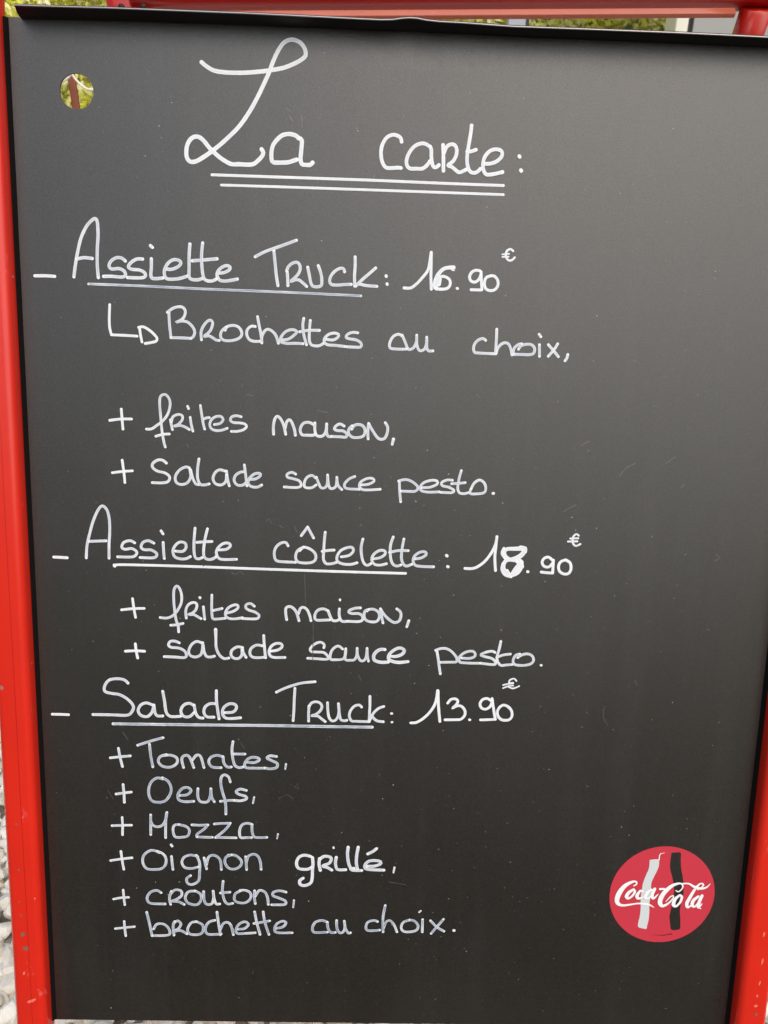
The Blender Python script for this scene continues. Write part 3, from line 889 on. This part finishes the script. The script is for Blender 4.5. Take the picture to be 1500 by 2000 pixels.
def ribbon(data, pts, lift0, wob=0.06, pool=True, step=0.0009):
    verts, faces, uvs, pools = data
    pts = smooth(pts, step)
    # drop coincident samples
    q = [pts[0]]
    for p in pts[1:]:
        if math.dist(p[:2], q[-1][:2]) > 1e-5:
            q.append(p)
    if len(q) < 2:
        q.append((q[0][0] + 1e-4, q[0][1], q[0][2]))
    m = len(q)
    seed = random.random() * 100
    s = 0.0
    rows = []
    for i in range(m):
        a, b_ = q[max(i - 1, 0)], q[min(i + 1, m - 1)]
        d = Vector((b_[0] - a[0], b_[1] - a[1]))
        d = d.normalized() if d.length else Vector((1, 0))
        if i:
            s += math.dist(q[i][:2], q[i - 1][:2])
        rows.append((Vector(q[i][:2]), d, q[i][2] / 2, s))
    total = rows[-1][3]
    full = []
    c, d, h, s0 = rows[0]
    for k in range(5):                       # rounded start
        an = pi / 2 * (k / 5)
        full.append((c - d * h * cos(an), d, h * sin(an) + 1e-6, s0))
    full += rows
    c, d, h, s0 = rows[-1]
    for k in range(4, -1, -1):
        an = pi / 2 * (k / 5)
        full.append((c + d * h * cos(an), d, h * sin(an) + 1e-6, s0))
    base0 = len(verts)
    for c, d, h, s0 in full:
        nrm = Vector((-d.y, d.x))
        w_ = h * (1 + wob * noise.noise(Vector((s0 * 260, seed, 0))) + wob * 0.7 * noise.noise(Vector((s0 * 900, seed, 5))))
        lift = lift0 + 0.00012 * (s0 / max(total, 1e-6))
        e = min(s0, total - s0)
        pl = max(0.0, 1 - e / (h * 1.6)) if pool else 0.0
        for a in AC:
            p = c + nrm * (w_ * a)
            verts.append(W3(p.x, p.y, -lift + 0.00004 * a * a))
            uvs.append((a, s0 / 0.0022 + seed))
            pools.append(pl * 0.8)
    K = len(AC)
    for i in range(len(full) - 1):
        for j in range(K - 1):
            a = base0 + i * K + j
            faces.append((a, a + 1, a + K + 1, a + K))


def parse(text, window, width):
    cr = CROP[window]
    out = []
    for chunk in text.split('@'):
        if chunk[:2] in ('G|',):
            cr = CROP[chunk[0]]
            chunk = chunk[2:]
        for st in chunk.split('|'):
            pts = []
            for t in st.split():
                n_ = [float(x) for x in t.split(',')]
                px, py = cr[0] + n_[0] / cr[2], cr[1] + n_[1] / cr[2]
                wpx = n_[2] / cr[2] * (0.97 if window == 's' else 1) if len(n_) > 2 else width
                u_, v_ = uv(px, py)
                pts.append((u_, v_, wpx * px_scale(px, py)))
            out.append(pts)
    return out


def stroke_object(name, strokes, material, parent, lift=0.0002, label=None, **k):
    data = ([], [], [], [])
    for i, st in enumerate(strokes):
        ribbon(data, st, lift + 0.00005 * (i % 9), **k)
    me = bpy.data.meshes.new(name)
    me.from_pydata([tuple(v) for v in data[0]], [], data[1])
    ul = me.uv_layers.new(name='stroke')
    for lp in me.loops:
        ul.data[lp.index].uv = data[2][lp.vertex_index]
    at_ = me.attributes.new('pool', 'FLOAT', 'POINT')
    at_.data.foreach_set('value', data[3])
    me.update()
    me.shade_smooth()
    o = link(name, me, material, parent)
    if label:
        o['label'] = label
    return o


for name, label, window, width, ink, text in WRITING:
    lab = None
    if label:
        lab = 'white chalk pen writing, ' + label if 'word' in name or name == 'price' else 'white ' + label
    stroke_object(name, parse(text, window, width), m_chalk[ink], board, label=lab)

# old residue: faint remains of wiped writing, scratches
GHOST = ['560,212 566,218|565,226 572,240|580,222 588,223 590,250', '300,862 306,858|365,868 369,873', '620,802 640,806',
         '520,1018 526,1014 530,1022|546,1026 552,1030|575,1028 580,1040', '452,1118 460,1122 468,1116 476,1122', '380,1106 392,1108 400,1104',
         '1180,1380 1178,1400 1186,1416', '482,770 494,774', '930,770 936,775', '700,1318 706,1330',
         '760,1722 778,1725 792,1727', '212,1545 222,1560', '575,1535 584,1541 580,1530', '1330,952 1338,946', '1135,870 1150,862',
         '1210,930 1222,915 1240,905', '1300,905 1318,892', '1100,1000 1112,992 1124,986',
         '595,1120 597,1180', '612,1215 611,1290', '1395,1095 1405,1090 1398,1082', '470,1450 478,1462', '240,1430 250,1445', '545,1560 560,1552 572,1560', '1240,1330 1244,1338']
gs = []
for g_ in GHOST:
    gs += parse(g_, 'o', 1.3)
stroke_object('chalk_residue', gs, m_ghost, board, lift=0.0001, label='faint remains of wiped writing', wob=0.5, pool=False, step=0.002)['kind'] = 'stuff'
verts, faces = [], []
for k in range(620):
    if random.random() < 0.55:
        px, py = random.uniform(30, 1480), random.uniform(100, 1980)
    else:
        px, py = random.gauss(900, 420), random.gauss(1650, 260)
    if not (110 < px < 1410 and 60 < py < 1985):
        continue
    u_, v_ = uv(px, py)
    if (u_ - hu) ** 2 + (v_ - hv) ** 2 < (hr * 1.1) ** 2:
        continue
    r = random.choice((0.00018, 0.00022, 0.00028, 0.00042)) * random.uniform(0.7, 1.2)
    el = random.uniform(0.6, 1.6)
    base = len(verts)
    a0 = random.random() * 6
    for j in range(6):
        a_ = a0 + j * pi / 3
        rr_ = r * random.uniform(0.6, 1.2)
        verts.append(W3(u_ + rr_ * cos(a_) * el, v_ + rr_ * sin(a_), -0.00014))
    verts.append(W3(u_, v_, -0.0004))
    faces += [(base + j, base + (j + 1) % 6, base + 6) for j in range(6)]
sp_ = mesh('dust_specks', verts, faces, m_speck, board)
sp_['kind'] = 'stuff'

# ------------------------------------------------------------------ round sticker
m_sred, nt, b = mat('sticker_red')
b.inputs['Base Color'].default_value = (0.60, 0.040, 0.064, 1)
b.inputs['Roughness'].default_value = 0.38
m_swhite, nt, b = mat('sticker_white')
b.inputs['Base Color'].default_value = (0.92, 0.92, 0.93, 1)
b.inputs['Roughness'].default_value = 0.4
m_sgrey, nt, b = mat('sticker_pale_grey')
b.inputs['Base Color'].default_value = (0.66, 0.70, 0.70, 1)
b.inputs['Roughness'].default_value = 0.4
m_sline, nt, b = mat('sticker_dark_red')
b.inputs['Base Color'].default_value = (0.20, 0.01, 0.015, 1)
b.inputs['Roughness'].default_value = 0.4

scu, scv = uv(1160 + 738 / 5.5556, 1620 + 707 / 5.5556)
sr = 0.5 * abs(uv(1160 + 1307 / 5.5556, 1747)[0] - uv(1160 + 169 / 5.5556, 1747)[0])
verts = []
for lift in (0.0, -0.00035):
    for k in range(96):
        a_ = 2 * pi * k / 96
        verts.append(W3(scu + sr * cos(a_), scv + sr * sin(a_), lift - 0.00001))
faces = [tuple(range(96, 192))] + [(k, (k + 1) % 96, 96 + (k + 1) % 96, 96 + k) for k in range(96)]
stk = mesh('round_sticker', verts, faces, m_sred, board)
stk['label'] = 'round red sticker with white script lettering over two bottle-shaped strips'
# thin pale rim line
rim = [(scu + sr * 0.993 * cos(2 * pi * k / 90), scv + sr * 0.993 * sin(2 * pi * k / 90), 0.0004) for k in range(91)]


def poly(name, text, material, lift, parent=None):
    cr = CROP['s']
    pts = []
    for t in text.split():
        x_, y_ = (float(q) for q in t.split(','))
        pts.append(uv(cr[0] + x_ / cr[2], cr[1] + y_ / cr[2]))
    sm_ = smooth([(p[0], p[1], 0) for p in pts + pts[:1]], 0.0012)[:-1]
    bm = bmesh.new()
    vs_ = [bm.verts.new(W3(p[0], p[1], -lift)) for p in sm_]
    f_ = bm.faces.new(vs_)
    bmesh.ops.triangulate(bm, faces=[f_])
    me = bpy.data.meshes.new(name)
    bm.to_mesh(me)
    bm.free()
    return link(name, me, material, parent or sign)


# printed on the sticker (one level under the sign so that nothing goes deeper than a sub-part)
poly('pale_bottle_strip', '603,328 640,322 690,320 705,332 700,400 670,470 640,530 620,590 615,700 600,800 598,900 590,980 575,1040 568,1075 530,1070 480,1055 478,1010 495,940 505,850 505,740 520,640 530,580 560,500 590,430 600,380',
     m_sgrey, 0.0005, board)
poly('dark_bottle_strip', '840,250 890,247 940,250 940,330 945,420 960,500 970,600 968,700 945,790 930,880 935,960 935,1060 922,1080 840,1084 825,1010 818,940 835,860 850,760 868,680 865,600 845,500 825,420 828,340',
     m_board, 0.0005, board)
LOGO = ('430,606,14 458,590,16 458,565,18 430,560,24 380,578,36 325,615,46 275,680,54 248,750,50 258,797,40 310,818,26 400,808,20 480,797,18 560,805,24 610,817,18 648,842,5'
        '|425,645,26 375,680,36 350,722,38 370,742,26 412,715,24 440,672,26 428,645,24'
        '|528,668,20 500,660,24 465,710,36 478,742,30 535,725,12'
        '|622,648,26 575,680,36 555,730,34 590,738,22 640,680,22|655,640,34 628,700,36 640,742,26 692,695,10'
        '|712,640,24 758,638,24'
        '|885,655,12 912,668,14 948,640,14 960,605,16 930,578,20 850,600,36 780,655,46 730,720,50 712,785,48 740,822,34 800,795,22 848,745,16 858,712,12 825,722,14 775,775,8'
        '|950,582,18 1020,580,18 1080,612,26 1140,632,30 1210,622,20 1257,580,5'
        '|925,705,24 875,750,36 858,805,40 885,825,26 930,780,26 948,725,28 928,703,24'
        '|1185,600,18 1172,582,16 1140,590,20 1095,640,28 1045,720,36 1005,795,38 1015,838,28 1062,810,10|1185,600,16 1160,625,12 1120,650,10'
        '|1128,722,28 1075,765,36 1062,815,36 1095,828,22 1142,765,22|1168,715,34 1138,780,36 1128,838,30 1168,800,10'
        '|1148,850,14 1151,850,14')
stroke_object('script_lettering', parse(LOGO, 's', 4), m_swhite, board, lift=0.0007, label='white script reading Coca-Cola on the red sticker', wob=0.0, pool=False, step=0.0006)
stroke_object('sticker_line', parse('705,325,12 708,290,10 718,262,9 765,248,4', 's', 1), m_swhite, board, lift=0.0006, wob=0, pool=False)
stroke_object('sticker_line', parse('640,1138,3 740,1143,8 800,1135,9 840,1128,14', 's', 1), m_sline, board, lift=0.0006, wob=0, pool=False)

# ------------------------------------------------------------------ behind the sign
m_leaf, nt, b = mat('hedge_leaves')
at = nt.nodes.new('ShaderNodeAttribute')
at.attribute_name = 'tone'
lc = ramp(nt, at.outputs['Fac'], [(0.0, (0.44, 0.52, 0.03)), (0.35, (0.82, 0.84, 0.07)), (0.7, (0.93, 0.90, 0.25)), (1.0, (0.95, 0.94, 0.65))])  # tones raised so leaf colour stands in for direct sun
nt.links.new(lc, b.inputs['Base Color'])
b.inputs['Roughness'].default_value = 0.45
tr = nt.nodes.new('ShaderNodeBsdfTranslucent')
nt.links.new(mix(nt, 1.0, lc, (1.0, 1.0, 0.8), 'MULTIPLY'), tr.inputs[0])
ms = nt.nodes.new('ShaderNodeMixShader')
ms.inputs[0].default_value = 0.3
nt.links.new(b.outputs[0], ms.inputs[1])
nt.links.new(tr.outputs[0], ms.inputs[2])
nt.links.new(ms.outputs[0], nt.nodes['Material Output'].inputs[0])
m_bark, nt, b = mat('hedge_bark')
b.inputs['Base Color'].default_value = (0.11, 0.08, 0.05, 1)
b.inputs['Roughness'].default_value = 0.9

hedge = bpy.data.objects.new('hedge', None)
COL.objects.link(hedge)
hedge['label'] = 'bright yellow-green sunlit hedge growing behind the sign'
hedge['category'] = 'hedge'
verts, faces, tone = [], [], []
HY = 2.6
for k in range(125000):
    x = random.uniform(-2.6, 3.2)
    z = 2.5 * random.random() ** 0.85
    dpt = random.random() ** 1.5
    y = HY + 0.5 * dpt + 0.16 * noise.noise(Vector((x * 2.2, z * 2.2, 3))) + 0.1 * noise.noise(Vector((x * 6, z * 6, 9)))
    if k > 30000 and noise.noise(Vector((x * 4, z * 4, 1))) < -0.35 and dpt < 0.3:
        continue
    L = random.uniform(0.012, 0.026) if k > 30000 else random.uniform(0.05, 0.08)
    if k <= 30000:
        y += 0.45
    wd = L * random.uniform(0.35, 0.5)
    nrm_ = Vector((0.15 + random.gauss(0, .5), -0.75 + random.gauss(0, .5), 0.6 + random.gauss(0, .5))).normalized()
    rot = nrm_.to_track_quat('Z', 'Y').to_matrix() @ Matrix.Rotation(random.random() * 6.28, 3, 'Z')
    c = Vector((x, y, z))
    base = len(verts)
    for p in ((0, -L, 0), (wd, -L * .2, .12 * wd), (wd * .7, L * .5, .1 * wd), (0, L, -.1 * wd), (-wd * .7, L * .5, .1 * wd), (-wd, -L * .2, .12 * wd)):
        verts.append(c + rot @ Vector(p))
        tone.append(0)
    tn = min(1, max(0, random.gauss(0.80, 0.22) + 0.3 * noise.noise(Vector((x * 3, z * 3, 7)))))
    for j in range(6):
        tone[base + j] = tn
    faces += [(base, base + 1, base + 2, base + 3), (base, base + 3, base + 4, base + 5)]
me = bpy.data.meshes.new('foliage')
me.from_pydata([tuple(v) for v in verts], [], faces)
a = me.attributes.new('tone', 'FLOAT', 'POINT')
a.data.foreach_set('value', tone)
me.update()
fo = link('foliage', me, m_leaf, hedge)
fo['kind'] = 'stuff'
for k in range(14):
    x = -2.5 + k * 0.42 + random.uniform(-.1, .1)
    pts = [Vector((x + random.uniform(-.03, .03) * i, HY + 0.32 + random.uniform(-.03, .03), 0.32 * i)) for i in range(7)]
    sv, sf = [], []
    for i, p in enumerate(pts):
        r = 0.018 * (1 - i / 8)
        for j in range(7):
            sv.append(p + Vector((r * cos(j * 2 * pi / 7), r * sin(j * 2 * pi / 7), 0)))
    for i in range(6):
        for j in range(7):
            sf.append((i * 7 + j, i * 7 + (j + 1) % 7, (i + 1) * 7 + (j + 1) % 7, (i + 1) * 7 + j))
    mesh('stem', sv, sf, m_bark, hedge, True)

# grey panelled wall, cream post and slim grey post seen through the slit
m_grey, nt, b = mat('grey_painted_wall')
vec = coords(nt)
nt.links.new(mix(nt, noise_(nt, vec, 3, 4), (0.36, 0.36, 0.345), (0.41, 0.405, 0.39)), b.inputs['Base Color'])
b.inputs['Roughness'].default_value = 0.6
m_cream, nt, b = mat('cream_paint')
b.inputs['Base Color'].default_value = (0.86, 0.84, 0.70, 1)
b.inputs['Roughness'].default_value = 0.5
m_dark, nt, b = mat('dark_rubber')
b.inputs['Base Color'].default_value = (0.03, 0.02, 0.018, 1)
b.inputs['Roughness'].default_value = 0.6
m_blue, nt, b = mat('blue_grey_metal')
b.inputs['Base Color'].default_value = (0.42, 0.45, 0.50, 1)
b.inputs['Roughness'].default_value = 0.45

WY = 2.0


def xa(px, y=WY):
    return far(px, 55, y).x


wl = box('wall', (xa(1354), WY, 0), (xa(1354) + 1.6, WY + 0.12, 2.4), m_grey)
wl['label'] = 'plain grey wall behind the upper right corner of the sign'
wl['category'] = 'wall'
post = bpy.data.objects.new('door_post', None)
COL.objects.link(post)
post['label'] = 'cream painted post with a dark seal, beside the grey wall'
post['category'] = 'post'
box('post_board', (xa(1317), WY - 0.01, 0), (xa(1336), WY + 0.09, 2.4), m_cream, post, 0.002)
box('post_edge', (xa(1336) + 0.002, WY, 0), (xa(1343), WY + 0.09, 2.4), m_cream, post, 0.001)
box('rubber_seal', (xa(1343) + 0.001, WY + 0.01, 0), (xa(1353), WY + 0.09, 2.4), m_dark, post)
gp = bpy.data.objects.new('metal_post', None)
COL.objects.link(gp)
gp['label'] = 'slim blue grey metal post in front of the hedge'
gp['category'] = 'post'
box('post_face', (xa(992), WY, 0), (xa(1026), WY + 0.04, 2.4), m_blue, gp, 0.002)
box('post_seal', (xa(1026) + 0.001, WY + 0.004, 0), (xa(1033), WY + 0.036, 2.4), m_dark, gp)

# brown bar and pale cord seen through the hole
m_brown, nt, b = mat('rusty_brown_bar')
nt.links.new(mix(nt, noise_(nt, coords(nt), 40, 4), (0.23, 0.060, 0.028), (0.30, 0.085, 0.040)), b.inputs['Base Color'])
b.inputs['Roughness'].default_value = 0.6
SY = 0.9
a_, b_ = far(126, 62, SY), far(152, 230, SY)
d_ = (b_ - a_).normalized()
hw = 0.5 * (far(150.5, 178, SY) - far(136.5, 178, SY)).length
bot = a_ + d_ * (a_.z / -d_.z)
stake = tube('garden_stake', a_, bot, hw, 0.002, Vector((1, 0, 0)), m_brown, None, half2=hw * 0.8)
stake['label'] = 'brown slim stake standing behind the sign, seen through its round hole'
stake['category'] = 'stake'
m_cord, nt, b = mat('cream_cord')
b.inputs['Base Color'].default_value = (0.85, 0.82, 0.66, 1)
b.inputs['Roughness'].default_value = 0.6
cpts = [(100, 172), (112, 164), (121, 160), (134, 152), (139, 142), (146, 153), (157, 166), (170, 174.5), (184, 176), (215, 172), (260, 176)]
cd = [far(p[0], p[1], SY - 0.03) for p in cpts]
cv = bpy.data.curves.new('cord', 'CURVE')
cv.dimensions = '3D'
cv.bevel_depth = 0.0023 * 0.9
cv.resolution_u = 8
sp = cv.splines.new('NURBS')
sp.points.add(len(cd) - 1)
for p, q in zip(sp.points, cd):
    p.co = (*q, 1)
sp.use_endpoint_u = True
sp.order_u = 3
dg = bpy.data.objects.new('tmp', cv)
COL.objects.link(dg)
bpy.context.view_layer.update()
me = bpy.data.meshes.new_from_object(dg.evaluated_get(bpy.context.evaluated_depsgraph_get()))
bpy.data.objects.remove(dg)
cord = link('cord', me, m_cord)
cord['label'] = 'thin cream cord slung behind the sign, seen through its round hole'
cord['category'] = 'cord'

# pale flat paving stone under the foot of the sheet
m_slab, nt, b = mat('pale_slab')
nt.links.new(mix(nt, noise_(nt, coords(nt), 20, 5), (0.40, 0.37, 0.31), (0.56, 0.53, 0.47)), b.inputs['Base Color'])
b.inputs['Roughness'].default_value = 0.9
SC.cycles.max_bounces = 8
